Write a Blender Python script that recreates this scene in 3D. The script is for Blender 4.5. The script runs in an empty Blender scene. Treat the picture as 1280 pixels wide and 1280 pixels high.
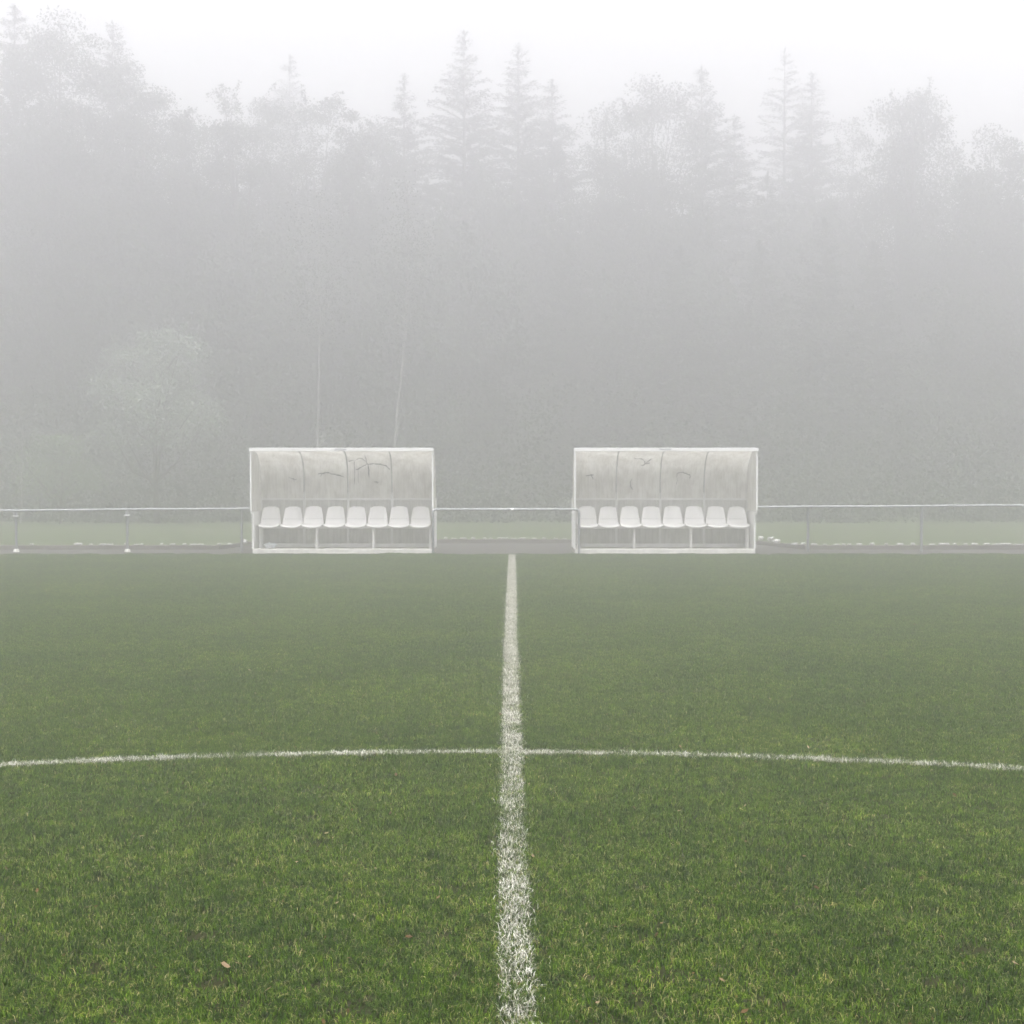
import bpy, bmesh, math, random
import numpy as np
from mathutils import Vector, Matrix

R = math.radians
SC = bpy.context.scene
COL = SC.collection
rng = np.random.default_rng(7)
random.seed(7)

# ------------------------------------------------------------------ camera
F_PX = 2000.0                       # focal length in pixels of the 1280 px photograph
PITCH = math.atan(45 / F_PX)
CAM_H = 1.70
cam = bpy.data.cameras.new('camera')
cam.sensor_width = 36
cam.lens = F_PX / 1280 * 36
cam.clip_start = 0.05
cam.clip_end = 2000
camo = bpy.data.objects.new('camera', cam)
COL.objects.link(camo)
camo.location = (0, 0, CAM_H)
camo.rotation_euler = (math.pi / 2 - PITCH, 0, 0)
SC.camera = camo


def at(px, py, Y):
    """the point at distance Y that the photograph shows at pixel (px, py)"""
    dx = (px - 640) / F_PX
    dv = (640 - py) / F_PX
    t = Y / (math.cos(PITCH) + dv * math.sin(PITCH))
    return Vector((t * dx, Y, CAM_H + t * (-math.sin(PITCH) + dv * math.cos(PITCH))))


# ------------------------------------------------------------------ helpers
def link(o, parent=None):
    COL.objects.link(o)
    if parent is not None:
        o.parent = parent
    return o


def tag(o, label=None, cat=None, group=None, kind=None):
    if label:
        o['label'] = label
    if cat:
        o['category'] = cat
    if group:
        o['group'] = group
    if kind:
        o['kind'] = kind
    return o


def empty(name, loc, rz=0.0):
    o = bpy.data.objects.new(name, None)
    o.empty_display_size = 0.2
    o.location = loc
    o.rotation_euler = (0, 0, rz)
    return link(o)


def copy_tree(o, parent=None):
    c = o.copy()
    COL.objects.link(c)
    if parent is not None:
        c.parent = parent
    for ch in o.children:
        copy_tree(ch, c)
    return c


class MB:
    """collects shapes and links them as ONE mesh object"""

    def __init__(self):
        self.v = []
        self.f = []
        self.smooth = []

    def add(self, verts, faces, smooth=False):
        b = len(self.v)
        self.v += [tuple(p) for p in verts]
        self.f += [tuple(b + i for i in f) for f in faces]
        self.smooth += [smooth] * len(faces)

    def box(self, c, s, bev=0.0, rot=None):
        bm = bmesh.new()
        bmesh.ops.create_cube(bm, size=1)
        for v in bm.verts:
            v.co = Vector((v.co.x * s[0], v.co.y * s[1], v.co.z * s[2]))
        if bev > 0:
            bmesh.ops.bevel(bm, geom=bm.edges[:], offset=bev, segments=2, affect='EDGES', profile=0.5)
        bm.verts.index_update()
        M = rot if rot is not None else Matrix.Identity(3)
        vs = [M @ v.co + Vector(c) for v in bm.verts]
        fs = [[v.index for v in f.verts] for f in bm.faces]
        bm.free()
        self.add(vs, fs)

    def tube(self, pts, r, n=10, caps=True):
        pts = [Vector(p) for p in pts]
        rr = r if isinstance(r, (list, tuple)) else [r] * len(pts)
        rings = []
        ref = Vector((0, 0, 1))
        for i, p in enumerate(pts):
            if i == 0:
                d = pts[1] - p
            elif i == len(pts) - 1:
                d = p - pts[i - 1]
            else:
                d = (pts[i + 1] - p).normalized() + (p - pts[i - 1]).normalized()
            d.normalize()
            a = d.cross(ref)
            if a.length < 0.05:
                a = d.cross(Vector((0, 1, 0)))
            a.normalize()
            b = d.cross(a)
            rings.append([p + (a * math.cos(t) + b * math.sin(t)) * rr[i]
                          for t in (2 * math.pi * k / n for k in range(n))])
        vs = [q for ring in rings for q in ring]
        fs = []
        for i in range(len(pts) - 1):
            for k in range(n):
                k2 = (k + 1) % n
                fs.append((i * n + k, i * n + k2, (i + 1) * n + k2, (i + 1) * n + k))
        self.add(vs, fs, True)
        if caps:
            self.add(rings[0], [tuple(reversed(range(n)))])
            self.add(rings[-1], [tuple(range(n))])

    def build(self, name, mat, parent=None, loc=None):
        me = bpy.data.meshes.new(name)
        me.from_pydata(self.v, [], self.f)
        me.polygons.foreach_set('use_smooth', self.smooth)
        me.materials.append(mat)
        me.update()
        o = bpy.data.objects.new(name, me)
        if loc is not None:
            o.location = loc
        return link(o, parent)


def np_mesh(name, verts, quads=None, tris=None, mat=None, attr=None):
    me = bpy.data.meshes.new(name)
    quads = np.zeros((0, 4), int) if quads is None else np.asarray(quads, int)
    tris = np.zeros((0, 3), int) if tris is None else np.asarray(tris, int)
    me.vertices.add(len(verts))
    me.vertices.foreach_set('co', np.asarray(verts, np.float32).ravel())
    loops = np.concatenate([quads.ravel(), tris.ravel()]).astype(np.int32)
    me.loops.add(len(loops))
    me.loops.foreach_set('vertex_index', loops)
    nq, nt = len(quads), len(tris)
    me.polygons.add(nq + nt)
    start = np.concatenate([np.arange(nq) * 4, nq * 4 + np.arange(nt) * 3]).astype(np.int32)
    me.polygons.foreach_set('loop_start', start)
    if attr is not None:
        a = me.attributes.new('tint', 'FLOAT', 'POINT')
        a.data.foreach_set('value', np.asarray(attr, np.float32))
    if mat is not None:
        me.materials.append(mat)
    me.update(calc_edges=True)
    me.validate()
    return me


# ------------------------------------------------------------------ materials
def new_mat(name):
    m = bpy.data.materials.new(name)
    m.use_nodes = True
    nt = m.node_tree
    return m, nt, nt.nodes['Principled BSDF'], nt.nodes['Material Output']


def N(nt, t, **kw):
    n = nt.nodes.new(t)
    for k, v in kw.items():
        setattr(n, k, v)
    return n


def noise(nt, vec, scale, detail=4, rough=0.55):
    n = N(nt, 'ShaderNodeTexNoise')
    n.inputs['Scale'].default_value = scale
    n.inputs['Detail'].default_value = detail
    n.inputs['Roughness'].default_value = rough
    nt.links.new(vec, n.inputs['Vector'])
    return n.outputs['Fac']


def ramp(nt, fac, stops):
    r = N(nt, 'ShaderNodeValToRGB')
    el = r.color_ramp.elements
    while len(el) < len(stops):
        el.new(0.5)
    for e, (p, c) in zip(el, stops):
        e.position = p
        e.color = (*c, 1)
    nt.links.new(fac, r.inputs['Fac'])
    return r.outputs['Color']


def mix(nt, a, b, fac, mode='MIX'):
    m = N(nt, 'ShaderNodeMix', data_type='RGBA', blend_type=mode)
    for sock, v in ((m.inputs[6], a), (m.inputs[7], b), (m.inputs[0], fac)):
        if isinstance(v, (int, float)):
            sock.default_value = v
        elif isinstance(v, tuple):
            sock.default_value = (*v, 1)
        else:
            nt.links.new(v, sock)
    return m.outputs[2]


def bump(nt, fac, bsdf, strength=0.3, dist=0.01):
    b = N(nt, 'ShaderNodeBump')
    b.inputs['Strength'].default_value = strength
    b.inputs['Distance'].default_value = dist
    nt.links.new(fac, b.inputs['Height'])
    nt.links.new(b.outputs['Normal'], bsdf.inputs['Normal'])


def worn(name, ca, cb, rough=0.6, scale=6.0, bstr=0.15, metal=0.0, stretch=(1, 1, 1)):
    m, nt, p, out = new_mat(name)
    tc = N(nt, 'ShaderNodeTexCoord')
    mp = N(nt, 'ShaderNodeMapping')
    mp.inputs['Scale'].default_value = stretch
    nt.links.new(tc.outputs['Object'], mp.inputs['Vector'])
    f = noise(nt, mp.outputs['Vector'], scale, 6, 0.65)
    c = ramp(nt, f, [(0.3, ca), (0.68, cb)])
    nt.links.new(c, p.inputs['Base Color'])
    p.inputs['Roughness'].default_value = rough
    p.inputs['Metallic'].default_value = metal
    bump(nt, f, p, bstr)
    return m


M_WHITE = worn('white_paint', (0.72, 0.72, 0.70), (0.87, 0.87, 0.86), 0.5, 5)
M_SEAT = worn('white_plastic', (0.84, 0.83, 0.815), (0.90, 0.89, 0.88), 0.38, 7, 0.05)
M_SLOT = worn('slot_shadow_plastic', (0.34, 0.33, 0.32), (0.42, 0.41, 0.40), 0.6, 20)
M_GALV = worn('galvanised_steel', (0.14, 0.145, 0.155), (0.24, 0.245, 0.26), 0.45, 9, 0.1, 0.25)
M_RAIL = worn('pale_rail_steel', (0.21, 0.22, 0.23), (0.36, 0.37, 0.385), 0.4, 6, 0.1, 0.1)
M_CONC = worn('floor_concrete', (0.24, 0.21, 0.185), (0.46, 0.42, 0.38), 0.9, 14, 0.5)
M_SILL = worn('painted_concrete', (0.50, 0.49, 0.45), (0.74, 0.73, 0.69), 0.8, 7, 0.4)
M_STONE = worn('pale_stone', (0.22, 0.215, 0.205), (0.62, 0.61, 0.585), 0.9, 2.2, 0.5)
M_KERB = worn('kerb_wood', (0.075, 0.062, 0.055), (0.17, 0.15, 0.135), 0.9, 5, 0.6, 0, (1, 6, 6))
M_BARK = worn('dark_bark', (0.035, 0.03, 0.025), (0.09, 0.08, 0.065), 0.9, 8, 0.6, 0, (3, 3, 0.6))
M_BIRCH = worn('birch_bark', (0.11, 0.109, 0.103), (0.33, 0.325, 0.31), 0.7, 1.6, 0.3, 0, (1, 1, 2))
M_CRACK = worn('crack_dirt', (0.035, 0.034, 0.03), (0.15, 0.145, 0.13), 0.9, 9)
M_RIB = worn('pale_rib', (0.36, 0.36, 0.34), (0.50, 0.50, 0.48), 0.5, 5)
M_BAG = worn('plastic_bag', (0.62, 0.66, 0.70), (0.78, 0.81, 0.84), 0.35, 9, 0.4)
M_PLATE = worn('grey_plate', (0.33, 0.34, 0.35), (0.42, 0.43, 0.44), 0.4, 30)


def sheet_material(name, base, dirty, transl):
    """milky plastic sheet that lets daylight through, with grime of its own"""
    m, nt, p, out = new_mat(name)
    tc = N(nt, 'ShaderNodeTexCoord')
    mp = N(nt, 'ShaderNodeMapping')
    mp.inputs['Scale'].default_value = (1.6, 1.6, 0.9)
    nt.links.new(tc.outputs['Object'], mp.inputs['Vector'])
    f = noise(nt, mp.outputs['Vector'], 2.6, 6, 0.68)
    mp2 = N(nt, 'ShaderNodeMapping')
    mp2.inputs['Scale'].default_value = (9, 3, 0.7)
    nt.links.new(tc.outputs['Object'], mp2.inputs['Vector'])
    f2 = noise(nt, mp2.outputs['Vector'], 3.0, 4, 0.6)
    c = ramp(nt, f, [(0.34, dirty), (0.62, base)])
    c2 = ramp(nt, f2, [(0.35, (0.80, 0.80, 0.78)), (0.6, (1, 1, 1))])
    c = mix(nt, c, c2, 0.8, 'MULTIPLY')
    nt.links.new(c, p.inputs['Base Color'])
    p.inputs['Roughness'].default_value = 0.4
    tr = N(nt, 'ShaderNodeBsdfTranslucent')
    nt.links.new(c, tr.inputs['Color'])
    ms = N(nt, 'ShaderNodeMixShader')
    ms.inputs[0].default_value = transl
    nt.links.new(p.outputs[0], ms.inputs[1])
    nt.links.new(tr.outputs[0], ms.inputs[2])
    nt.links.new(ms.outputs[0], out.inputs['Surface'])
    return m


M_SHEET = sheet_material('milky_sheet', (0.90, 0.89, 0.86), (0.67, 0.65, 0.605), 0.58)
M_LOWER = sheet_material('lower_sheet', (0.74, 0.735, 0.70), (0.60, 0.595, 0.565), 0.4)


def foliage(name, dark, light, transl=0.3):
    m, nt, p, out = new_mat(name)
    geo = N(nt, 'ShaderNodeNewGeometry')
    f = noise(nt, geo.outputs['Position'], 0.9, 3, 0.6)
    c = ramp(nt, f, [(0.35, dark), (0.65, light)])
    nt.links.new(c, p.inputs['Base Color'])
    p.inputs['Roughness'].default_value = 0.6
    tr = N(nt, 'ShaderNodeBsdfTranslucent')
    nt.links.new(c, tr.inputs['Color'])
    ms = N(nt, 'ShaderNodeMixShader')
    ms.inputs[0].default_value = transl
    nt.links.new(p.outputs[0], ms.inputs[1])
    nt.links.new(tr.outputs[0], ms.inputs[2])
    nt.links.new(ms.outputs[0], out.inputs['Surface'])
    return m


M_NEEDLE = foliage('conifer_needles', (0.018, 0.032, 0.018), (0.04, 0.06, 0.03), 0.1)
M_LEAF = foliage('dark_leaves', (0.032, 0.047, 0.028), (0.066, 0.083, 0.05))
M_PALE = foliage('pale_leaves', (0.085, 0.125, 0.055), (0.17, 0.225, 0.12))
M_PALE2 = foliage('silvery_leaves', (0.14, 0.175, 0.13), (0.25, 0.29, 0.225))
M_BUSH = foliage('bush_leaves', (0.03, 0.044, 0.026), (0.068, 0.086, 0.048))


def grass_material(name, stops, rough=0.45, transl=0.35, field=True):
    m, nt, p, out = new_mat(name)
    at_ = N(nt, 'ShaderNodeAttribute', attribute_name='tint')
    c = ramp(nt, at_.outputs['Fac'], stops)
    if field:
        geo = N(nt, 'ShaderNodeNewGeometry')
        big = noise(nt, geo.outputs['Position'], 0.55, 5, 0.6)
        c = mix(nt, c, ramp(nt, big, [(0.36, (0.74, 0.80, 0.76)), (0.64, (1.14, 1.10, 1.0))]), 1.0, 'MULTIPLY')
        small = noise(nt, geo.outputs['Position'], 5.0, 4, 0.6)
        c = mix(nt, c, ramp(nt, small, [(0.34, (0.66, 0.72, 0.70)), (0.66, (1.20, 1.14, 1.02))]), 1.0, 'MULTIPLY')
        fine = noise(nt, geo.outputs['Position'], 22.0, 3, 0.6)
        c = mix(nt, c, ramp(nt, fine, [(0.34, (0.55, 0.62, 0.55)), (0.66, (1.35, 1.25, 1.1))]), 1.0, 'MULTIPLY')
        dry = noise(nt, geo.outputs['Position'], 5.3, 5, 0.7)
        fac = ramp(nt, dry, [(0.58, (0, 0, 0)), (0.74, (0.40, 0.40, 0.40))])
        c = mix(nt, c, (0.080, 0.055, 0.022), fac)
    nt.links.new(c, p.inputs['Base Color'])
    p.inputs['Roughness'].default_value = rough
    p.inputs['Specular IOR Level'].default_value = 0.06
    tr = N(nt, 'ShaderNodeBsdfTranslucent')
    nt.links.new(c, tr.inputs['Color'])
    ms = N(nt, 'ShaderNodeMixShader')
    ms.inputs[0].default_value = transl
    nt.links.new(p.outputs[0], ms.inputs[1])
    nt.links.new(tr.outputs[0], ms.inputs[2])
    nt.links.new(ms.outputs[0], out.inputs['Surface'])
    return m


M_GRASS = grass_material('grass_blades', [
    (0.0, (0.005, 0.017, 0.001)), (0.28, (0.033, 0.086, 0.002)), (0.56, (0.105, 0.194, 0.008)),
    (0.78, (0.200, 0.292, 0.052)), (0.87, (0.24, 0.235, 0.11)), (1.0, (0.44, 0.385, 0.25))], 0.6, 0.4)  # pale green stop lightens some blades, painting in their glints
M_LINE = grass_material('whitewashed_blades', [
    (0.0, (0.07, 0.09, 0.02)), (0.25, (0.22, 0.215, 0.15)), (0.55, (0.43, 0.42, 0.36)), (1.0, (0.70, 0.685, 0.635))],
    0.7, 0.2, field=False)


def ground_material(name, ca, cb, cc, scale):
    m, nt, p, out = new_mat(name)
    geo = N(nt, 'ShaderNodeNewGeometry')
    f = noise(nt, geo.outputs['Position'], scale, 8, 0.7)
    g = noise(nt, geo.outputs['Position'], scale * 0.07, 4, 0.6)
    c = ramp(nt, f, [(0.32, ca), (0.66, cb)])
    c = mix(nt, c, cc, ramp(nt, g, [(0.45, (0, 0, 0)), (0.75, (0.7, 0.7, 0.7))]))
    nt.links.new(c, p.inputs['Base Color'])
    p.inputs['Roughness'].default_value = 1.0
    p.inputs['Specular IOR Level'].default_value = 0.0
    bump(nt, f, p, 0.6, 0.02)
    return m


M_SOIL = ground_material('turf_soil', (0.012, 0.013, 0.006), (0.032, 0.034, 0.013), (0.04, 0.03, 0.018), 40)
M_ROUGH = ground_material('rough_turf', (0.040, 0.055, 0.026), (0.092, 0.115, 0.054), (0.085, 0.092, 0.055), 6)
M_PATH = ground_material('path_gravel', (0.05, 0.047, 0.044), (0.115, 0.107, 0.102), (0.075, 0.07, 0.064), 35)

# ------------------------------------------------------------------ ground, path, kerb
KY, KR = 36.85, 40.3          # kerb distance, and of its recess behind the dugouts
TOUCH = 34.30                 # where the turf ends


def sheet(name, poly, z, mat, kind='structure'):
    mb = MB()
    mb.add([(x, y, z) for x, y in poly], [tuple(range(len(poly)))])
    return tag(mb.build(name, mat), kind=kind)


W = 140
sheet('ground', [(-W, -W + 60, ), (W, -W + 60), (W, W), (-W, W)], 0.0, M_SOIL)
sheet('path', [(-W + 1, TOUCH), (W - 1, TOUCH), (W - 1, KR + 0.3), (-W + 1, KR + 0.3)], 0.004, M_PATH)
kerb_line = [(-W + 2, KY), (-6.75, KY), (-6.2, KR - 0.5), (-5.4, KR), (5.3, KR), (5.95, KR - 0.4), (6.75, KY), (W - 2, KY)]
mb = MB()
kv, kf = [], []
for (x, y) in kerb_line:
    kv += [(x, y, -0.02), (x, y, 0.098), (x, y + 0.10, 0.108), (x, y + 0.10, -0.02)]
for i in range(len(kerb_line) - 1):
    for k in range(3):
        kf.append((i * 4 + k, (i + 1) * 4 + k, (i + 1) * 4 + k + 1, i * 4 + k + 1))
mb.add(kv, kf)
tag(mb.build('kerb', M_KERB), kind='structure')
bank = [(x, y + 0.101) for x, y in kerb_line] + [(W - 2, W - 2), (-W + 2, W - 2)]
sheet('grass_verge', bank, 0.09, M_ROUGH)


# ------------------------------------------------------------------ grass
def blades(x, y, hmin, hmax, width, tint, lean=(0.25, 1.15), z0=0.0, hs=1.0):
    n = len(x)
    a = rng.uniform(0, 2 * np.pi, n)               # facing
    ln = rng.uniform(hmin, hmax, n) * hs
    th = rng.uniform(lean[0], lean[1], n)          # lean of the upper half
    dx, dy = np.cos(a), np.sin(a)
    sx, sy = -dy, dx
    w = width * rng.uniform(0.6, 1.3, n)
    b = np.stack([x, y, np.full(n, z0)], 1)
    th0 = th * 0.5
    mid = b + np.stack([dx * np.sin(th0), dy * np.sin(th0), np.cos(th0)], 1) * (ln * 0.5)[:, None]
    th1 = np.minimum(th * 1.35, 1.62)
    tip = mid + np.stack([dx * np.sin(th1), dy * np.sin(th1), np.cos(th1)], 1) * (ln * 0.55)[:, None]
    tip[:, 2] = np.maximum(tip[:, 2], z0 + 0.004)
    s = np.stack([sx, sy, np.zeros(n)], 1)
    V = np.stack([b - s * (w * .5)[:, None], b + s * (w * .5)[:, None],
                  mid + s * (w * .42)[:, None], mid - s * (w * .42)[:, None], tip], 1).reshape(-1, 3)
    i = np.arange(n)[:, None] * 5
    q = i + np.array([[0, 1, 2, 3]])
    t = i + np.array([[3, 2, 4]])
    return V, q, t, np.repeat(tint, 5)


PS = 0.62
tufts = bpy.data.collections.new('turf_patches')
for k in range(8):
    n = int(15000 * PS * PS)
    # blades gathered in tufts so that small bare gaps stay between them
    nc = int(620 * PS * PS * 1.5)
    cx, cy = rng.uniform(-PS / 2, PS / 2, (2, nc))
    ch = rng.uniform(0.6, 1.15, nc)
    ct = rng.normal(0, 0.13, nc)
    j = rng.integers(0, nc, n)
    x = cx[j] + rng.normal(0, 0.017, n)
    y = cy[j] + rng.normal(0, 0.017, n)
    tint = np.clip(rng.beta(1.7, 2.6, n) * 0.85 + ct[j], 0, 0.86)
    dead = rng.random(n) < 0.07
    tint[dead] = rng.uniform(0.82, 1.0, dead.sum())
    V1, q1, t1, a1 = blades(x[~dead], y[~dead], 0.010, 0.037, 0.0034, tint[~dead], (0.3, 1.35))
    V2, q2, t2, a2 = blades(x[dead], y[dead], 0.02, 0.05, 0.0026, tint[dead], (0.9, 1.5))
    me = np_mesh('turf_patch', np.concatenate([V1, V2]), np.concatenate([q1, q2 + len(V1)]),
                 np.concatenate([t1, t2 + len(V1)]), M_GRASS, np.concatenate([a1, a2]))
    tufts.objects.link(bpy.data.objects.new('turf_patch', me))


def scatter_group():
    g = bpy.data.node_groups.new('scatter_turf', 'GeometryNodeTree')
    g.interface.new_socket('Geometry', in_out='INPUT', socket_type='NodeSocketGeometry')
    g.interface.new_socket('Geometry', in_out='OUTPUT', socket_type='NodeSocketGeometry')
    i = g.nodes.new('NodeGroupInput')
    o = g.nodes.new('NodeGroupOutput')
    ci = g.nodes.new('GeometryNodeCollectionInfo')
    ci.inputs['Collection'].default_value = tufts
    ci.inputs['Separate Children'].default_value = True
    ci.inputs['Reset Children'].default_value = True
    ip = g.nodes.new('GeometryNodeInstanceOnPoints')
    ip.inputs['Pick Instance'].default_value = True

    def attr(name, t):
        n = g.nodes.new('GeometryNodeInputNamedAttribute')
        n.data_type = t
        n.inputs['Name'].default_value = name
        return n.outputs['Attribute']
    L = g.links.new
    L(i.outputs[0], ip.inputs['Points'])
    L(ci.outputs[0], ip.inputs['Instance'])
    L(attr('pick', 'INT'), ip.inputs['Instance Index'])
    cx = g.nodes.new('ShaderNodeCombineXYZ')
    L(attr('turn', 'FLOAT'), cx.inputs['Z'])
    L(cx.outputs[0], ip.inputs['Rotation'])
    L(attr('size', 'FLOAT_VECTOR'), ip.inputs['Scale'])
    L(ip.outputs[0], o.inputs[0])
    return g


SCATTER = scatter_group()


def turf(name, pts, sizes, label, cat):
    n = len(pts)
    me = bpy.data.meshes.new(name)
    me.vertices.add(n)
    me.vertices.foreach_set('co', np.asarray(pts, np.float32).ravel())
    for nm, t, v in (('pick', 'INT', rng.integers(0, 8, n)), ('turn', 'FLOAT', rng.uniform(0, 6.283, n))):
        me.attributes.new(nm, t, 'POINT').data.foreach_set('value', v)
    me.attributes.new('size', 'FLOAT_VECTOR', 'POINT').data.foreach_set('vector', np.asarray(sizes, np.float32).ravel())
    me.materials.append(M_GRASS)
    o = link(bpy.data.objects.new(name, me))
    md = o.modifiers.new('scatter', 'NODES')
    md.node_group = SCATTER
    return tag(o, label, cat, kind='stuff')


pts, sizes = [], []
st = 0.40
yy = 2.6
while yy < TOUCH - 0.33:
    hw = 3.0 + 0.37 * yy
    xx = -hw
    while xx < hw:
        px_, py_ = xx + random.uniform(-.06, .06), yy + random.uniform(-.06, .06)
        pts.append((px_, py_, 0.0))
        far = min(1.0, max(0.0, (yy - 9) / 20))
        zs = random.uniform(0.75, 1.2)
        sizes.append((1.0, 1.0, zs * (1 + 0.15 * far)))
        xx += st
    yy += st
xx = -16.0
while xx < 16:                     # the ragged edge of the turf against the path
    pts.append((xx, TOUCH - 0.16 + random.gauss(0, .12), 0.0))
    sizes.append((0.55, 0.55, random.uniform(0.8, 1.9)))
    xx += random.uniform(.10, .26)
turf('grass', pts, sizes, 'short mown green grass of the football pitch', 'grass')

# ------------------------------------------------------------------ painted lines: whitewashed blades
def vnoise(u, v, s, seed):
    r = np.random.default_rng(seed)
    G = r.random((64, 512))
    a, b = np.abs(u * s) % 63, np.abs(v * s) % 511
    i, j = a.astype(int), b.astype(int)
    fa, fb = a - i, b - j
    i2, j2 = (i + 1) % 64, (j + 1) % 512
    return (G[i, j] * (1 - fa) + G[i2, j] * fa) * (1 - fb) + (G[i, j2] * (1 - fa) + G[i2, j2] * fa) * fb


LW = 0.118


def line_blades(name, length, xy_of, density, label, grow=False):
    n = int(length * LW * 1.25 * density)
    s = rng.uniform(0, length, n)
    if grow:                                   # denser far off, where turf and fog hide the line
        s = length * rng.random(n) ** 0.62
    u = rng.normal(0, 1, n)
    u = np.where(rng.random(n) < 0.86, rng.uniform(-0.5, 0.5, n), u * 0.36) * LW
    patch = vnoise(u * 2 + 3, s, 4.0, 11) * 0.4 + vnoise(u + 3, s, 15.0, 12) * 0.6
    keep = rng.random(n) < np.clip(0.60 + (patch - 0.45) * 1.3, 0.30, 1)
    s, u, patch = s[keep], u[keep], patch[keep]
    x, y = xy_of(s, u)
    tint = np.clip(rng.beta(2.2, 1.5, len(s)) * (0.66 + 0.5 * patch), 0, 1)
    V, q, t, a = blades(x, y, 0.021, 0.046, 0.0030, tint, (0.6, 1.45), 0.0, 1.0 + (0.55 * np.clip((s - 5) / 14, 0, 1) if grow else 0.1))
    me = np_mesh(name, V, q, t, M_LINE, a)
    o = link(bpy.data.objects.new(name, me))
    return tag(o, label, kind='structure')


def wob(y):      # the hand-marked line strays a centimetre or two
    z = 3400 / y
    return np.interp(z, [100, 205, 345, 505, 685, 900], [0.0, -0.015, 0.0, 0.006, 0.02, 0.03])


line_blades('halfway_line', TOUCH - 0.35 - 2.6, lambda s, u: (u + wob(2.6 + s), 2.6 + s), 31000,
            'worn white halfway line running down the middle of the pitch', True)
RC, CX, CY = 9.15, -0.2, 9.73 - 9.15
line_blades('centre_circle_line', RC * 2.3,
            lambda s, u: (CX + (RC + u * 0.85) * np.sin(s / RC - 1.15), CY + (RC + u * 0.85) * np.cos(s / RC - 1.15)), 21000,
            'thin white arc of the centre circle crossing the halfway line')
line_blades('touchline', 36, lambda s, u: (s - 18, TOUCH - 0.33 + u), 6000,
            'faint white touchline along the far edge of the pitch')

# ------------------------------------------------------------------ leaf litter
n = 2600
ly = 3.5 + rng.random(n) ** 1.3 * 22
lx = rng.uniform(-1, 1, n) * (1.2 + 0.34 * ly)
la = rng.uniform(0, 6.28, n)
ls = rng.uniform(0.003, 0.009, n) * rng.choice([1, 1, 1, 1, 1.9], n)
shape = np.array([(-1, 0, 0), (-.35, .55, .25), (.45, .5, .1), (1, 0, .35), (.4, -.5, .2), (-.4, -.55, .05)])
V = []
for k in range(n):
    c, s_ = math.cos(la[k]), math.sin(la[k])
    tl = rng.normal(0, 0.35, 2)
    for p in shape:
        x0, y0 = p[0] * ls[k], p[1] * ls[k] * 0.8
        V.append((lx[k] + c * x0 - s_ * y0, ly[k] + s_ * x0 + c * y0,
                  0.026 + p[2] * ls[k] + tl[0] * x0 + tl[1] * y0))
i6 = np.arange(n)[:, None] * 6
q = np.concatenate([i6 + [[0, 1, 2, 5]], i6 + [[5, 2, 3, 4]]])
M_DEAD = grass_material('dead_leaves', [(0, (0.05, 0.028, 0.012)), (0.6, (0.11, 0.06, 0.026)), (1, (0.30, 0.22, 0.14))], 0.7, 0.2, False)
me = np_mesh('leaf_litter', V, q, None, M_DEAD, np.repeat(rng.random(n), 6))
tag(link(bpy.data.objects.new('leaf_litter', me)), 'small brown fallen leaf scraps strewn over the grass', 'leaves', kind='stuff')

# ------------------------------------------------------------------ dugouts
PROF = [(-0.20, 2.262), (0.15, 2.262), (0.45, 2.235), (0.70, 2.17), (0.92, 2.05), (1.08, 1.88), (1.17, 1.66), (1.20, 1.42), (1.20, 1.19)]
DW = 1.985                     # half width of a dugout


def back_y(z):
    zs = [p[1] for p in PROF][::-1]
    ys = [p[0] for p in PROF][::-1]
    return float(np.interp(z, zs, ys))


def seat_mesh():
    prof = [(0.30, 0.545, .90), (0.285, 0.575, .97), (0.30, 0.60, 1.0), (0.36, 0.612, 1.0), (0.48, 0.605, 1.0), (0.60, 0.600, .99),
            (0.68, 0.618, .98), (0.735, 0.68, .965), (0.76, 0.76, .93), (0.785, 0.86, .86), (0.805, 0.95, .79),
            (0.815, 1.00, .735), (0.822, 1.016, .66), (0.832, 1.018, .60)]
    hw = 0.234
    nu = 15
    bm = bmesh.new()
    rows = []
    for (y, z, w) in prof:
        row = []
        for k in range(nu):
            u = -1 + 2 * k / (nu - 1)
            e = abs(u) ** 3
            zz = z + (0.028 * e if z < 0.63 and y > 0.29 else 0) - (0.03 * abs(u) ** 4 if z > 1.0 else 0)
            zz += 0.03 * abs(u) ** 2.5 if z < 0.585 else 0
            yy = y - (0.05 * e if z > 0.65 else 0)
            row.append(bm.verts.new((u * hw * w, yy, zz)))
        rows.append(row)
    for a, b in zip(rows, rows[1:]):
        for k in range(nu - 1):
            bm.faces.new((a[k], a[k + 1], b[k + 1], b[k]))
    bmesh.ops.recalc_face_normals(bm, faces=bm.faces[:])
    me = bpy.data.meshes.new('seat')
    for f in bm.faces:
        f.smooth = True
    bm.to_mesh(me)
    bm.free()
    me.materials.append(M_SEAT)
    return me


SEAT_ME = seat_mesh()
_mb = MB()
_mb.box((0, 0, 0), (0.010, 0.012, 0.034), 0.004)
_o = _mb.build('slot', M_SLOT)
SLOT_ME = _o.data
bpy.data.objects.remove(_o)


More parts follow.
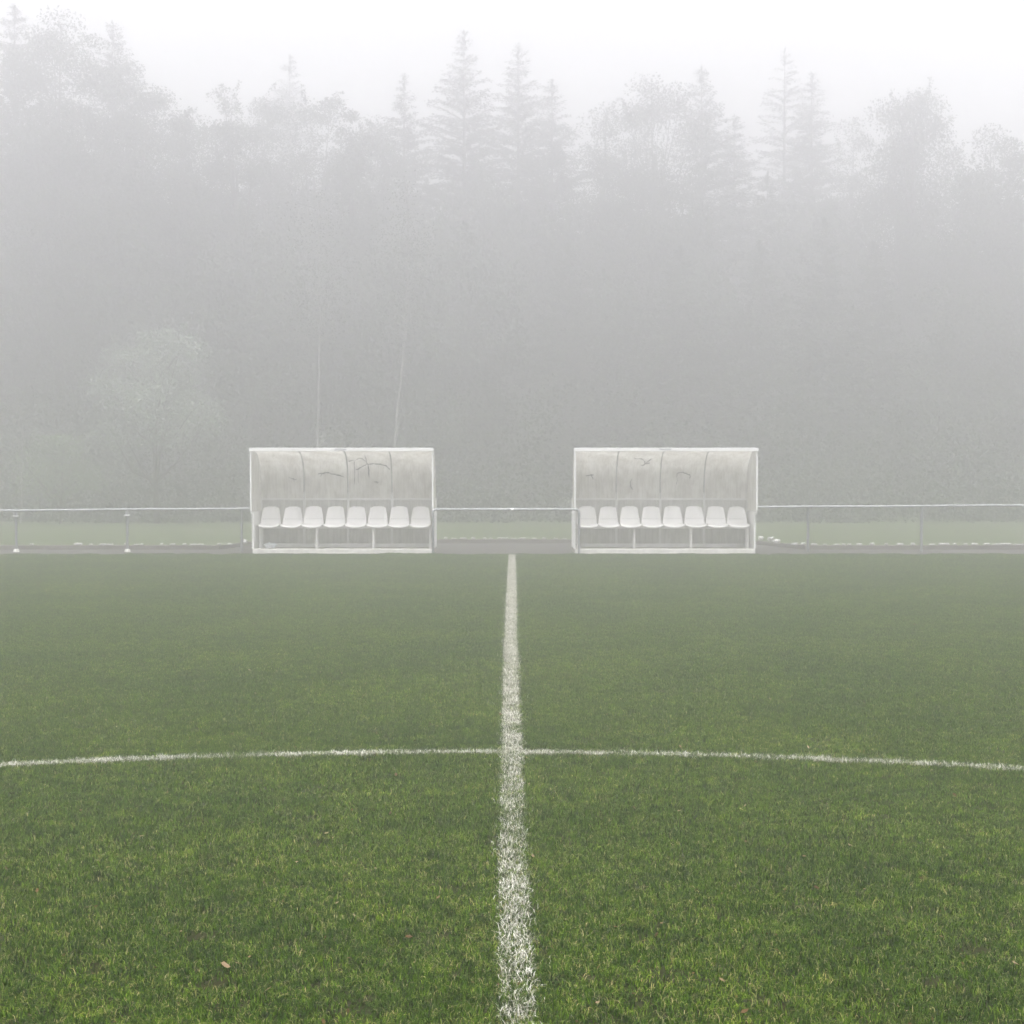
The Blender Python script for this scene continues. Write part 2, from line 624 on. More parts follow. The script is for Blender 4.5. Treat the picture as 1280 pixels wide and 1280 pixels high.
def ribbon(mb, pts, w):
    """a crack in the curved sheet: (x, z) points laid on the sheet's inner face"""
    P = [Vector((x, back_y(z) - 0.012, z)) for x, z in pts]
    # finer
    Q = []
    for a, b in zip(P, P[1:]):
        for t in (0, 1 / 3, 2 / 3):
            x = a.x + (b.x - a.x) * t + random.gauss(0, 0.009)
            z = a.z + (b.z - a.z) * t + random.gauss(0, 0.009)
            Q.append(Vector((x, back_y(z) - 0.012, z)))
    Q.append(P[-1])
    rad = [max(0.0035, w * random.uniform(0.5, 1.6) * (0.5 if i in (0, len(Q) - 1) else 1)) for i in range(len(Q))]
    mb.tube(Q, rad, 5)


def make_dugout(name, cx, cracks, label):
    root = empty(name, (cx, 34.95, 0.0))
    tag(root, label, 'dugout', 'team dugouts along the touchline')
    # base
    mb = MB()
    mb.box((0, 0.69, 0.045), (2 * DW - 0.02, 1.22, 0.10), 0.006)
    mb.build('base_slab', M_CONC, root)
    mb = MB()
    mb.box((0, 0.035, 0.05), (2 * DW - 0.03, 0.09, 0.115), 0.01)
    mb.build('sill', M_SILL, root)
    # curved sheet in four bays, thin but solid
    mb = MB()
    fine = []
    for (a, b) in zip(PROF, PROF[1:]):
        for t in (0, .25, .5, .75):
            fine.append((a[0] + (b[0] - a[0]) * t, a[1] + (b[1] - a[1]) * t))
    fine.append(PROF[-1])
    # smooth the profile
    for _ in range(3):
        fine = [fine[0]] + [((fine[i - 1][0] + 2 * fine[i][0] + fine[i + 1][0]) / 4,
                             (fine[i - 1][1] + 2 * fine[i][1] + fine[i + 1][1]) / 4) for i in range(1, len(fine) - 1)] + [fine[-1]]
    nx = 33
    vs, fs = [], []
    for side in (0, 1):
        for (y, z) in fine:
            for k in range(nx):
                x = -DW + 0.02 + (2 * DW - 0.04) * k / (nx - 1)
                wv = 0.010 * math.sin(x * 6.3 * 0.5 + z * 2) * math.sin((x + DW) * math.pi / 1.0)
                vs.append((x, y + wv + 0.004 * side, z + 0.004 * side))
    nf = len(fine)
    for side in (0, 1):
        o = side * nf * nx
        for i in range(nf - 1):
            for k in range(nx - 1):
                q_ = (o + i * nx + k, o + i * nx + k + 1, o + (i + 1) * nx + k + 1, o + (i + 1) * nx + k)
                fs.append(q_ if side == 0 else tuple(reversed(q_)))
    mb.add(vs, fs, True)
    back = mb.build('back_sheet', M_SHEET, root)
    for cr in cracks:
        mb = MB()
        for (pts_, w) in cr:
            ribbon(mb, pts_, w)
        mb.build('crack', M_CRACK, back)
    mb = MB()
    mb.box((0, 1.205, 0.66), (2 * DW - 0.06, 0.012, 0.98))
    mb.build('lower_panel', M_LOWER, root)
    # side walls
    for s in (-1, 1):
        x = s * (DW - 0.012)
        prof = [(-0.18, 0.93)] + [(y, z - 0.012) for (y, z) in PROF if y > -0.2] + [(1.2, 0.93)]
        prof[0:1] = [(-0.18, 0.93), (-0.18, 2.25)]
        vs = [(x - 0.004, y, z) for y, z in prof] + [(x + 0.004, y, z) for y, z in prof]
        n_ = len(prof)
        fs = [tuple(range(n_)), tuple(reversed(range(n_, 2 * n_)))] + [(i, (i + 1) % n_ + 0, (i + 1) % n_ + n_, i + n_) for i in range(n_)]
        mb = MB()
        mb.add(vs, fs)
        mb.build('side_sheet', M_SHEET, root)
        mb = MB()
        mb.box((x - s * 0.008, 0.62, 0.50), (0.024, 1.14, 0.80))
        panel = mb.build('side_panel', M_WHITE, root)
        mb = MB()
        for k in range(14):
            z = 0.135 + k * 0.0565
            mb.box((x + s * 0.016, 0.62, z), (0.022, 1.16, 0.034), 0.005)
        mb.build('side_slats', M_WHITE, panel)
        mb = MB()
        mb.box((x + s * 0.004, -0.185, 1.595), (0.034, 0.034, 1.31), 0.005)
        mb.build('front_post', M_WHITE, root)
        mb = MB()
        mb.box((x, 1.215, 0.65), (0.05, 0.05, 1.10), 0.005)
        mb.box((x, 0.50, 0.905), (0.03, 1.38, 0.035), 0.004)
        mb.build('side_rail', M_WHITE, root)
    # top beam, with its small plate
    mb = MB()
    mb.box((0, -0.215, 2.272), (2 * DW + 0.03, 0.045, 0.075), 0.006)
    beam = mb.build('top_beam', M_WHITE, root)
    mb = MB()
    mb.box((-0.02, -0.2415, 2.28), (0.25, 0.006, 0.026), 0.001)
    mb.build('maker_plate', M_PLATE, beam)
    # ribs
    for x in (-0.99, 0.0, 0.99):
        mb = MB()
        mb.tube([(x, y - 0.035, z - 0.01 if y < .9 else z) for (y, z) in fine], 0.017, 8)
        mb.build('rib', M_RIB, root)
        mb = MB()
        mb.box((x, 1.165, 0.72), (0.052, 0.03, 1.22), 0.004)
        mb.build('back_post', M_WHITE, root)
    mb = MB()
    mb.box((0, 1.185, 1.175), (2 * DW - 0.08, 0.03, 0.045), 0.004)
    mb.build('back_rail', M_WHITE, root)
    mb = MB()
    mb.box((0.03, 0.98, 0.140), (2 * DW - 0.30, 0.04, 0.085), 0.006)
    mb.build('bottom_rail', M_WHITE, root)
    # bench
    mb = MB()
    mb.box((0, 0.50, 0.555), (2 * DW - 0.12, 0.05, 0.04), 0.004)
    mb.box((0, 0.74, 0.555), (2 * DW - 0.12, 0.05, 0.04), 0.004)
    mb.build('bench_beam', M_WHITE, root)
    for x in (-1.88, -0.635, 0.625, 1.88):
        mb = MB()
        mb.box((x, 0.50, 0.315), (0.045, 0.045, 0.44), 0.004)
        mb.box((x, 0.74, 0.315), (0.045, 0.045, 0.44), 0.004)
        mb.box((x, 0.62, 0.20), (0.03, 0.19, 0.03))
        mb.build('bench_leg', M_WHITE, root)
    for k in range(8):
        so = bpy.data.objects.new('seat', SEAT_ME)
        so.location = ((k - 3.5) * 0.4775 + random.uniform(-.002, .002), random.uniform(-.006, .006), 0)
        so.rotation_euler = (random.uniform(-.01, .01), 0, random.uniform(-.012, .012))
        link(so, root)
        sm = so.modifiers.new('thickness', 'SOLIDIFY')
        sm.thickness = 0.012
        sm.offset = 0
        sb = so.modifiers.new('smooth', 'SUBSURF')
        sb.levels = 1
        sb.render_levels = 1
        for q_ in range(9):
            u = (q_ - 4) * 0.042
            sl = bpy.data.objects.new('slot', SLOT_ME)
            sl.location = (u, 0.752 - 0.05 * abs(u / 0.22) ** 3 - 0.006, 0.748)
            link(sl, so)
    return root


def cz(cx, zpts, ox, oy):
    """zoomed photo coordinates of a mark on the back sheet -> (x, z) on the sheet"""
    out = []
    for zx, zy in zpts:
        p = at(ox + zx * 280 / 1280, oy + zy * 180 / 823, 36.05)
        out.append((p.x - cx, min(2.2, p.z)))
    return out


CL, CR = -3.70, 3.345
cl = [[([(325, 262), (350, 268), (370, 272)], .009), ([(345, 262), (352, 282)], .008)],
      [([(485, 242), (520, 235), (545, 232), (585, 240), (612, 250), (637, 258)], .012), ([(515, 235), (505, 255)], .007)],
      [([(665, 168), (700, 158), (745, 152), (772, 166)], .008), ([(770, 132), (772, 165), (780, 200), (782, 260)], .010),
       ([(712, 214), (742, 200), (775, 184), (815, 180), (850, 184), (880, 198), (903, 217)], .011),
       ([(700, 165), (702, 210), (700, 300)], .005), ([(722, 208), (720, 290)], .004)],
      [([(812, 285), (838, 288)], .009), ([(822, 280), (830, 296)], .007)]]
cr = [[([(195, 250), (218, 246), (240, 246)], .008), ([(222, 240), (232, 258), (242, 270)], .009)],
      [([(462, 150), (488, 152), (510, 152), (525, 168), (532, 180), (548, 172), (562, 152)], .009), ([(508, 192), (532, 182), (556, 176)], .009)],
      [([(440, 308), (452, 318), (466, 332)], .007), ([(452, 318), (448, 290), (462, 262)], .006)],
      [([(712, 238), (725, 231), (742, 229), (765, 240), (792, 252)], .011), ([(715, 236), (716, 270), (714, 300)], .008),
       ([(792, 250), (789, 268)], .008)]]
cl = [[(cz(CL, p, 290, 540), w) for p, w in c] for c in cl]
cr = [[(cz(CR, p, 690, 540), w) for p, w in c] for c in cr]
make_dugout('team_dugout', CL, cl, 'white dugout on the left with long arched cracks high in its milky back sheet')
make_dugout('team_dugout', CR, cr, 'white dugout on the right with a bent rail end before its first seat')

# crumpled bag on the floor of the left dugout
bm = bmesh.new()
bmesh.ops.create_icosphere(bm, subdivisions=3, radius=1)
for v in bm.verts:
    d = v.co.normalized()
    k = 1 + 0.16 * math.sin(7 * d.x + 3 * d.z) + 0.12 * math.sin(11 * d.y - 5 * d.x + 1) + 0.08 * math.sin(17 * d.z + 9 * d.y)
    v.co = Vector((d.x * 0.13 * k, d.y * 0.09 * k, max(0, d.z * 0.075 * k + 0.05)))
me = bpy.data.meshes.new('plastic_bag')
bm.to_mesh(me)
bm.free()
me.materials.append(M_BAG)
o = link(bpy.data.objects.new('plastic_bag', me))
o.location = (at(338, 682, 35.6).x, 35.55, 0.097)
tag(o, 'small crumpled bluish white bag on the floor under the first seats of the left dugout', 'bag')


# ------------------------------------------------------------------ railings
def rail_fence(name, p0, p1, posts, label, caps=()):
    root = empty(name, (p0[0], p0[1], 0))
    tag(root, label, 'railing', 'tube railings beside the dugouts')
    o = Vector((p0[0], p0[1], 0))
    mb = MB()
    a, b = Vector(p0), Vector(p1)
    n_ = 12
    mb.tube([a.lerp(b, i / n_) - o + Vector((0, 0, 0.004 * math.sin(i * 2.1))) for i in range(n_ + 1)], 0.026, 10)
    mb.build('rail', M_RAIL, root)
    for i, (x, r) in enumerate(posts):
        t = (x - a.x) / (b.x - a.x)
        top = a.lerp(b, t)
        mb = MB()
        mb.tube([(x - o.x, top.y - o.y, 0.0), (x - o.x, top.y - o.y, top.z - 0.02)], r, 10)
        po = mb.build('post', M_GALV, root)
        if i in caps:
            mb = MB()
            mb.box((x - o.x, top.y - o.y - 0.01, top.z - 0.125), (0.12, 0.09, 0.028), 0.008)
            mb.build('clamp', M_WHITE, po)
            mb = MB()
            mb.tube([(x - o.x, top.y - o.y, 0.0), (x - o.x, top.y - o.y, 0.07)], [0.075, 0.05], 10)
            mb.build('foot_collar', M_SILL, po)
    return root


FY = 35.75


def rp(px, py):
    return tuple(at(px, py, FY))


l0, l1 = rp(0, 638.2), rp(312, 635.7)
sl = (l1[2] - l0[2]) / (l1[0] - l0[0])
e0 = (-21.0, FY, l0[2] + sl * (-21.0 - l0[0]))
e1 = (-5.74, FY, l1[2])
xs = [at(p, 640, FY).x for p in (20, 159, 302)]
rail_fence('tube_railing', e0, e1, [(xs[0] - 7.5, .03), (xs[0] - 5, .03), (xs[0] - 2.5, .03), (xs[0], .032), (xs[1], .032), (xs[2], .032)],
           'long grey tube railing with clamped posts left of the left dugout', caps=(3, 4))
r0, r1 = rp(948, 633.9), rp(1280, 631.7)
sl = (r1[2] - r0[2]) / (r1[0] - r0[0])
xs = [at(p, 640, FY).x for p in (1010, 1152)]
rail_fence('tube_railing', (5.40, FY, r0[2]), (21.0, FY, r0[2] + sl * (21 - r0[0])),
           [(xs[0], .032), (xs[1], .032), (xs[1] + 2.55, .03), (xs[1] + 5.1, .03), (xs[1] + 7.6, .03)],
           'long grey tube railing with plain posts right of the right dugout')
# the hoop between the dugouts
HY = 34.62
hl, hr = at(541.3, 637, HY), at(723.8, 637, HY)
root = tag(empty('hoop_railing', ((hl.x + hr.x) / 2, HY, 0)), 'short grey hoop railing with rounded corners spanning the gap between the dugouts', 'railing')
hx = (hr.x - hl.x) / 2
zt = hl.z + 0.004
mb = MB()
arc = lambda cx_, s: [(cx_ + s * 0.07 * math.sin(t), 0, zt - 0.07 + 0.07 * math.cos(t)) for t in [i * math.pi / 12 for i in range(7)]]
mb.tube(list(reversed(arc(-hx + 0.07, -1))) + arc(hx - 0.07, 1), 0.025, 10)
mb.build('rail', M_RAIL, root)
for s in (-1, 1):
    mb = MB()
    mb.tube([(s * hx, 0, 0), (s * hx, 0, zt - 0.07)], 0.026, 10)
    mb.build('post', M_GALV, root)
mb = MB()
mb.tube([(-0.03 - (hl.x + hr.x) / 2, 0, zt), (0.03 - (hl.x + hr.x) / 2, 0, zt)], 0.032, 10)
mb.build('joint_sleeve', M_WHITE, root)


# ------------------------------------------------------------------ pale stones on the kerb
def stone_mesh(seed):
    r = random.Random(seed)
    bm = bmesh.new()
    bmesh.ops.create_cube(bm, size=1)
    bmesh.ops.subdivide_edges(bm, edges=bm.edges[:], cuts=2, use_grid_fill=True)
    for v in bm.verts:
        v.co = v.co.lerp(v.co.normalized() * 0.62, 0.45)
        v.co += Vector((r.gauss(0, .05), r.gauss(0, .06), r.gauss(0, .07)))
    lo = min(v.co.z for v in bm.verts)
    for v in bm.verts:
        v.co.z -= lo
    me = bpy.data.meshes.new('edging_stone')
    bm.to_mesh(me)
    bm.free()
    me.materials.append(M_STONE)
    return me


STONES = [stone_mesh(i) for i in range(6)]
spans = {
    'l': [(37, 41), (92, 102), (112, 114), (124, 131), (132, 141), (155, 158), (167, 173), (175, 178), (200, 203), (212, 219), (228, 233), (237, 245), (246, 254), (271, 276), (284, 290)],
    'm': [(555, 559), (564, 570), (575, 583), (589, 594), (604, 608), (612, 615), (622, 628), (628, 635), (639, 645), (649, 657), (665, 671), (678, 682), (692, 697), (703, 708)],
    'r': [(990, 998), (1003, 1006), (1014, 1022), (1030, 1033), (1043, 1050), (1053, 1057), (1060, 1064), (1071, 1078), (1088, 1093), (1107, 1110), (1122, 1130), (1139, 1144), (1162, 1169), (1174, 1180), (1180, 1187), (1192, 1196), (1206, 1210), (1215, 1223), (1230, 1238), (1242, 1253), (1253, 1265), (1268, 1280)]}
SLAB = {'l': ('left of the left dugout', KY), 'm': ('in the gap between the dugouts', KR), 'r': ('right of the right dugout', KY)}
first = {}
for key, lst in spans.items():
    where, ky = SLAB[key]
    for (a, b) in lst:
        xa, xb = at(a, 682, ky).x, at(b, 682, ky).x
        o = bpy.data.objects.new('edging_stone', random.choice(STONES))
        w = max(0.07, xb - xa)
        o.location = ((xa + xb) / 2, ky + 0.055, 0.104)
        o.scale = (w, 0.10, random.uniform(0.026, 0.05))
        o.rotation_euler = (0, 0, random.uniform(-.08, .08))
        link(o)
        tag(o, f'whitish edging stone on top of the dark kerb {where}', 'stone', f'pale edging stones {where}')
# the corner beside the right dugout, larger lumps
for i, (px, py, wpx, lab) in enumerate([(951, 674.5, 6, 'pale corner stone closest to the right dugout wall'),
                                        (964, 675.5, 7, 'large pale kerb stone at the bend beside the right dugout, higher of two'),
                                        (972, 679, 8, 'large pale kerb stone at the bend beside the right dugout, lower of two'),
                                        (305, 679, 7, 'pale corner stone at the kerb bend beside the left dugout')]):
    Y = {674.5: 39.9, 675.5: 39.2, 679: 37.7}[py]
    p = at(px, py, Y)
    o = bpy.data.objects.new('edging_stone', STONES[i])
    o.location = (p.x, Y + 0.05, 0.10)
    o.scale = (wpx * Y / F_PX, 0.22, 0.09)
    link(o)
    tag(o, lab, 'stone')


# ------------------------------------------------------------------ trees
def leaf_quads(c, d, ln, w, roll):
    """kite shaped leaf sprays: c centres, d unit directions"""
    up = np.tile([0, 0, 1.0], (len(c), 1))
    s = np.cross(d, up)
    s /= np.linalg.norm(s, axis=1)[:, None] + 1e-6
    u = np.cross(s, d)
    s = s * np.cos(roll)[:, None] + u * np.sin(roll)[:, None]
    V = np.stack([c, c + d * (ln * .45)[:, None] + s * (w * .5)[:, None], c + d * ln[:, None], c + d * (ln * .45)[:, None] - s * (w * .5)[:, None]], 1)
    return V.reshape(-1, 3)


def rand_dir(n, r):
    v = r.normal(0, 1, (n, 3))
    return v / np.linalg.norm(v, axis=1)[:, None]


def conifer(h, Rm, seed, dens=1.0, base=0.05):
    r = np.random.default_rng(seed)
    C, D, L = [], [], []
    br = []
    z = h * base
    while z < h * 0.992:
        t = z / h
        nb = int(r.integers(6, 10)) if t < 0.9 else 5
        for k in range(nb):
            if r.random() > dens:
                continue
            a = r.uniform(0, 6.283)
            ln = (1.45 * Rm * (1 - t) ** 0.85 * (r.uniform(0.35, 1.12) if t < .86 else r.uniform(.6, .95))) + 0.04
            rise = r.uniform(-0.10, 0.30) + 0.35 * t
            sag = r.uniform(0.25, 0.5) * (1 - t * 0.7)
            m = int(ln / 0.15) + 3
            s = np.linspace(0.12, 1, m)
            P = np.stack([np.cos(a) * ln * s, np.sin(a) * ln * s, z + ln * (rise * s - sag * s * s)], 1)
            br.append((np.array([0, 0, z]), P[m // 2], P[-1], max(0.012, 0.016 * ln)))
            for rep in range(8):
                da = a + r.normal(0, 0.75, m)
                dz = r.normal(-0.25, 0.35, m)
                d = np.stack([np.cos(da), np.sin(da), dz], 1)
                d /= np.linalg.norm(d, axis=1)[:, None]
                C.append(P + r.normal(0, 0.045, (m, 3)))
                D.append(d)
                L.append(r.uniform(0.13, 0.30, m) * (0.25 + 0.80 * (1 - t) ** 0.55))
        z += r.uniform(0.14, 0.46) * (1.0 - 0.35 * t)
    m = 40                                  # the leading shoot
    C.append(np.stack([r.normal(0, .02, m), r.normal(0, .02, m), h * np.linspace(.955, .995, m)], 1))
    dd = rand_dir(m, r) * np.array([.5, .5, .2]) + np.array([0, 0, .8])
    D.append(dd / np.linalg.norm(dd, axis=1)[:, None])
    L.append(np.linspace(.26, .12, m))
    C, D, L = np.concatenate(C), np.concatenate(D), np.concatenate(L)
    V = leaf_quads(C, D, L, L * r.uniform(0.28, 0.5, len(L)), r.uniform(-1.2, 1.2, len(L)))
    tr = [([(0, 0, -0.2), (0.02, 0, h * .5), (0, 0, h * .97)], [h * 0.012, h * .007, 0.012])]
    for (p0, p1, p2, rr) in br[::3]:
        tr.append(([p0, p1, p2], [rr, rr * .7, rr * .3]))
    return V, tr


def broadleaf(h, wid, cbase, seed, nclump=95, leaf=0.115, droop=0.0, point=0.0, per=330, csize=0.52):
    r = np.random.default_rng(seed)
    hc = h * (1 - cbase)
    zc = h * cbase + hc * 0.5
    C, D, L = [], [], []
    cents = []
    for k in range(nclump):
        while True:
            d = rand_dir(1, r)[0]
            q_ = r.random() ** 0.45
            p = np.array([d[0] * wid * .5 * q_, d[1] * wid * .5 * q_, d[2] * hc * .5 * q_])
            tt = p[2] / hc + 0.5
            lim = (1 - point * tt) * (1.0 + 0.10 * math.sin(3.1 * math.atan2(p[1], p[0]) + seed) * math.sin(6 * tt + seed * 2))
            if math.hypot(p[0], p[1]) < wid * .5 * lim:
                break
        p = p + np.array([0, 0, zc])
        cents.append(p)
    for k in range(12):                     # the crown stays joined along its axis
        tt = 0.35 + 0.63 * k / 11
        wk = wid * 0.10 * (1.25 - tt)
        cents.append(np.array([r.normal(0, wk), r.normal(0, wk), h * cbase + hc * tt * 0.95]))
    nclump = len(cents)
    cents = np.array(cents)
    for p in cents:
        m = int(per * r.uniform(0.5, 1.4))
        sg = csize * r.uniform(0.55, 1.1)
        off = rand_dir(m, r) * (r.random(m) ** 0.42)[:, None] * 1.9 * np.array([sg, sg, sg * 0.6])
        off[:, 2] -= droop * np.abs(r.normal(0, 0.9, m)) * (r.random(m) < .6)
        off[:, 2] -= 0.25 * (off[:, 0] ** 2 + off[:, 1] ** 2) / sg * 0.3
        c = p + off
        d = rand_dir(m, r)
        d[:, 2] -= 0.35 + droop
        d /= np.linalg.norm(d, axis=1)[:, None]
        C.append(c)
        D.append(d)
        L.append(leaf * r.uniform(0.6, 1.35, m))
    # twigs that carry leaves past the clumps and break the outline
    for k in range(nclump // 2):
        p = cents[r.integers(0, nclump)]
        d0 = rand_dir(1, r)[0]
        d0[2] = abs(d0[2]) * 0.9 + 0.1
        m = 40
        tt = np.linspace(0.3, 1.0, m)[:, None] * r.uniform(0.8, 1.25) * csize * 1.9
        C.append(p + d0 * tt + r.normal(0, 0.055, (m, 3)))
        dd = d0 + r.normal(0, 0.7, (m, 3))
        D.append(dd / np.linalg.norm(dd, axis=1)[:, None])
        L.append(leaf * r.uniform(0.7, 1.3, m))
    C, D, L = np.concatenate(C), np.concatenate(D), np.concatenate(L)
    C[:, 2] = np.minimum(C[:, 2], h - 0.02)
    V = leaf_quads(C, D, L, L * r.uniform(0.45, 0.75, len(L)), r.uniform(-1.5, 1.5, len(L)))
    lean = r.normal(0, 0.02 * h, 2)
    tp = [(0, 0, -0.2), (lean[0] * .3, lean[1] * .3, h * .35), (lean[0], lean[1], h * .8)]
    C[:, 2] = np.maximum(C[:, 2], 0.15)
    tr = [(tp, [h * 0.013 + .03, h * .010, h * .003])]
    for k in r.permutation(nclump)[:34]:
        p = cents[k]
        zs = max(h * 0.18, p[2] - r.uniform(0.15, 0.35) * h)
        t0 = np.array([lean[0] * zs / h, lean[1] * zs / h, min(zs, h * .75)])
        mid = (t0 + p) / 2 + np.array([0, 0, -0.04 * h + r.normal(0, .15)])
        tr.append(([t0, mid, p], [0.05 + .002 * h, 0.035, 0.012]))
    return V, tr


def trunk_mesh(tr, mat, n=7):
    mb = MB()
    for pts_, rad in tr:
        mb.tube([tuple(p) for p in pts_], list(rad), n)
    me = bpy.data.meshes.new('trunk')
    me.from_pydata(mb.v, [], mb.f)
    me.polygons.foreach_set('use_smooth', mb.smooth)
    me.materials.append(mat)
    return me


def crown_mesh(V, mat):
    q_ = np.arange(len(V)).reshape(-1, 4)
    return np_mesh('crown', V, q_, None, mat)


GZ = 0.09


def place(name, px, py, Y, maker, leafmat, barkmat, label, cat, group='trees along the edge of the wood'):
    top = at(px, py, Y)
    V, tr = maker(top.z - GZ)
    root = empty(name, (top.x, Y, GZ), 0.0)
    tag(root, label, cat, group)
    o = link(bpy.data.objects.new('trunk', trunk_mesh(tr, barkmat)), root)
    o2 = link(bpy.data.objects.new('crown', crown_mesh(V, leafmat)), root)
    return root


DZ = 9.0


def con(px, py, Y, Rm, seed, label, dens=1.0, base=0.05):
    Rm *= (Y + DZ) / Y * 1.45
    Y += DZ
    place('conifer_tree', px, py, Y, lambda h: conifer(h, Rm, seed, dens, base), M_NEEDLE, M_BARK, label, 'tree')


def dec(px, py, Y, wid, cb, seed, label, leafmat=None, name='broadleaf_tree', **kw):
    if leafmat is None:
        wid *= (Y + DZ) / Y * 1.12
        Y += DZ
        kw['nclump'] = int(kw.get('nclump', 95) * 1.25)
        kw['csize'] = kw.get('csize', .52) * 1.12
    place(name, px, py, Y, lambda h: broadleaf(h, wid, cb, seed, **kw), leafmat or M_LEAF, M_BARK, label, 'tree')


con(18, 4, 57, 3.6, 1, 'tall shaggy conifer at the far left edge of the photo')
dec(74, 18, 55, 4.6, .15, 2, 'tall broadleaf tree with a flat tufted top near the left edge', nclump=190)
con(140, 24, 60, 3.2, 3, 'narrow pointed conifer just right of the flat topped tall tree')
dec(166, 72, 57, 4.0, .12, 4, 'tall broadleaf tree whose twigs reach out at the right end of the tall left clump', nclump=180)
dec(228, 124, 58, 2.4, .15, 5, 'thin ragged broadleaf tree with split tips, right beside the tall left clump', nclump=120, csize=.42, point=.2)
dec(262, 140, 60, 2.6, .1, 6, 'lowest broadleaf tree of the left skyline, above the left end of the left dugout', nclump=85)
dec(291, 102, 59, 2.3, .1, 7, 'slender broadleaf tree with a twin tufted tip above the left dugout', nclump=80, csize=.42, point=.35)
dec(330, 104, 64, 3.2, .1, 8, 'blurred broadleaf tree between the twin tipped tree and a faint far conifer', nclump=100)
con(362, 66, 80, 3.2, 9, 'faint far conifer rising behind the broadleaf trees above the left dugout', .75)
dec(400, 113, 62, 3.2, .1, 10, 'bushy broadleaf tree right below the faint far conifer', nclump=100)
dec(437, 111, 59, 1.7, .1, 11, 'thin dark broadleaf tree with a narrow tip and light gaps beside it', nclump=60, csize=.36, point=.4)
dec(468, 128, 64, 3.0, .1, 12, 'low broadleaf tree left of the small pointed conifer', nclump=90)
con(505, 90, 66, 2.3, 13, 'small pointed conifer left of the two tallest middle conifers')
con(580, 36, 67, 3.3, 14, 'tallest conifer in the middle of the photo, left of its slightly lower neighbour')
con(648, 52, 69, 3.3, 15, 'tall conifer near the centre, right of the tallest one')
con(690, 98, 67, 3.2, 16, 'shorter conifer on the right shoulder of the two tallest middle conifers')
dec(757, 114, 65, 2.8, .25, 17, 'small broadleaf tree leaning out on the left of the big round crown', nclump=75)
dec(815, 82, 63, 4.3, .3, 18, 'big round topped broadleaf tree above the left half of the right dugout', nclump=120, droop=.25)
con(877, 80, 66, 3.1, 19, 'pointed conifer close against the right of the big round crown')
con(918, 142, 70, 3.0, 20, 'low blurred conifer in the dip left of the sparse far conifer')
con(981, 58, 80, 3.2, 21, 'faint sparse conifer with bare side branches, right of the dip', .5)
con(1015, 88, 73, 3.0, 22, 'fuller conifer standing right against the sparse far conifer', .9)
dec(1062, 146, 69, 3.0, .1, 23, 'low blurred broadleaf tree left of the drooping round crown', nclump=90)
dec(1140, 98, 62, 3.5, .42, 24, 'round drooping broadleaf tree with bright gaps under its crown at right', nclump=85, droop=.55, csize=.45)
dec(1240, 138, 59, 2.0, .1, 25, 'small tufted broadleaf tree near the right edge', nclump=70, csize=.4)
dec(1280, 166, 57, 4.6, .05, 26, 'dark broad tree at the far right edge of the photo', nclump=170)
dec(1205, 195, 59, 3.4, .05, 27, 'low dense broadleaf tree under the small tufted one near the right edge', nclump=130)
# pale small tree in front of the wood
dec(195, 412, 54.5, 5.0, .34, 31, 'small pale green tree with layered sprays in front of the wood at left', leafmat=M_PALE2, nclump=24, per=330, csize=.62, leaf=.11)
dec(75, 545, 54, 2.6, .15, 32, 'low pale green shrub at the foot of the wood left of the small pale tree', leafmat=M_PALE, name='pale_shrub', nclump=16, per=190, leaf=.1)


def slim(name, path, Y, r0, r1, crown, seed, label):
    """a thin pale trunk with a light crown; path = pixels from the foot up"""
    P = [at(px, py, Y) for px, py in path]
    root = empty(name, (P[0].x, Y, GZ))
    tag(root, label, 'tree', 'slim pale stems in front of the wood')
    pts_ = [(p.x - P[0].x, 0, p.z - GZ) for p in P]
    pts_[0] = (0, 0, -0.1)
    rad = list(np.linspace(r0, r1, len(pts_)))
    tr = [(pts_, rad)]
    r = np.random.default_rng(seed)
    C, D, L = [], [], []
    top = np.array(pts_[-1])
    for k in range(crown):
        s = r.uniform(0.55, 1.0)
        zz = s * top[2]
        bx = float(np.interp(zz, [p[2] for p in pts_], [p[0] for p in pts_]))
        e = np.array([bx, 0, zz]) + np.array([r.normal(0, .5), r.normal(0, .5), r.uniform(.1, .6)])
        tr.append(([(bx, 0, zz), tuple(e)], [.016, .006]))
        m = 34
        C.append(e + r.normal(0, .26, (m, 3)) - np.array([0, 0, .2]))
        d = rand_dir(m, r)
        d[:, 2] -= .6
        D.append(d / np.linalg.norm(d, axis=1)[:, None])
        L.append(r.uniform(.06, .11, m))
    link(bpy.data.objects.new('trunk', trunk_mesh(tr, M_BIRCH)), root)
    C, D, L = np.concatenate(C), np.concatenate(D), np.concatenate(L)
    V = leaf_quads(C, D, L, L * .6, r.uniform(-1.5, 1.5, len(L)))
    link(bpy.data.objects.new('crown', crown_mesh(V, M_BUSH)), root)


slim('birch_tree', [(397, 655), (397, 560), (398, 500), (400, 400), (398, 330), (399, 250)], 55.5, .046, .026, 46, 41,
     'slim birch with a straight pale trunk behind the left dugout')
slim('birch_tree', [(490, 655), (493, 560), (497, 510), (505, 440), (509, 390), (510, 300), (509, 230)], 56, .046, .026, 46, 42,
     'slim birch with a curved leaning pale trunk behind the right end of the left dugout')
slim('birch_sapling', [(26, 657), (27, 630), (27, 590), (28, 540)], 55, .04, .02, 8, 43, 'thin pale sapling stem at the foot of the wood near the left edge')
slim('birch_sapling', [(196, 657), (196, 610), (197, 570), (197, 520)], 54.5, .035, .018, 8, 44, 'thin pale sapling stem under the small pale green tree')

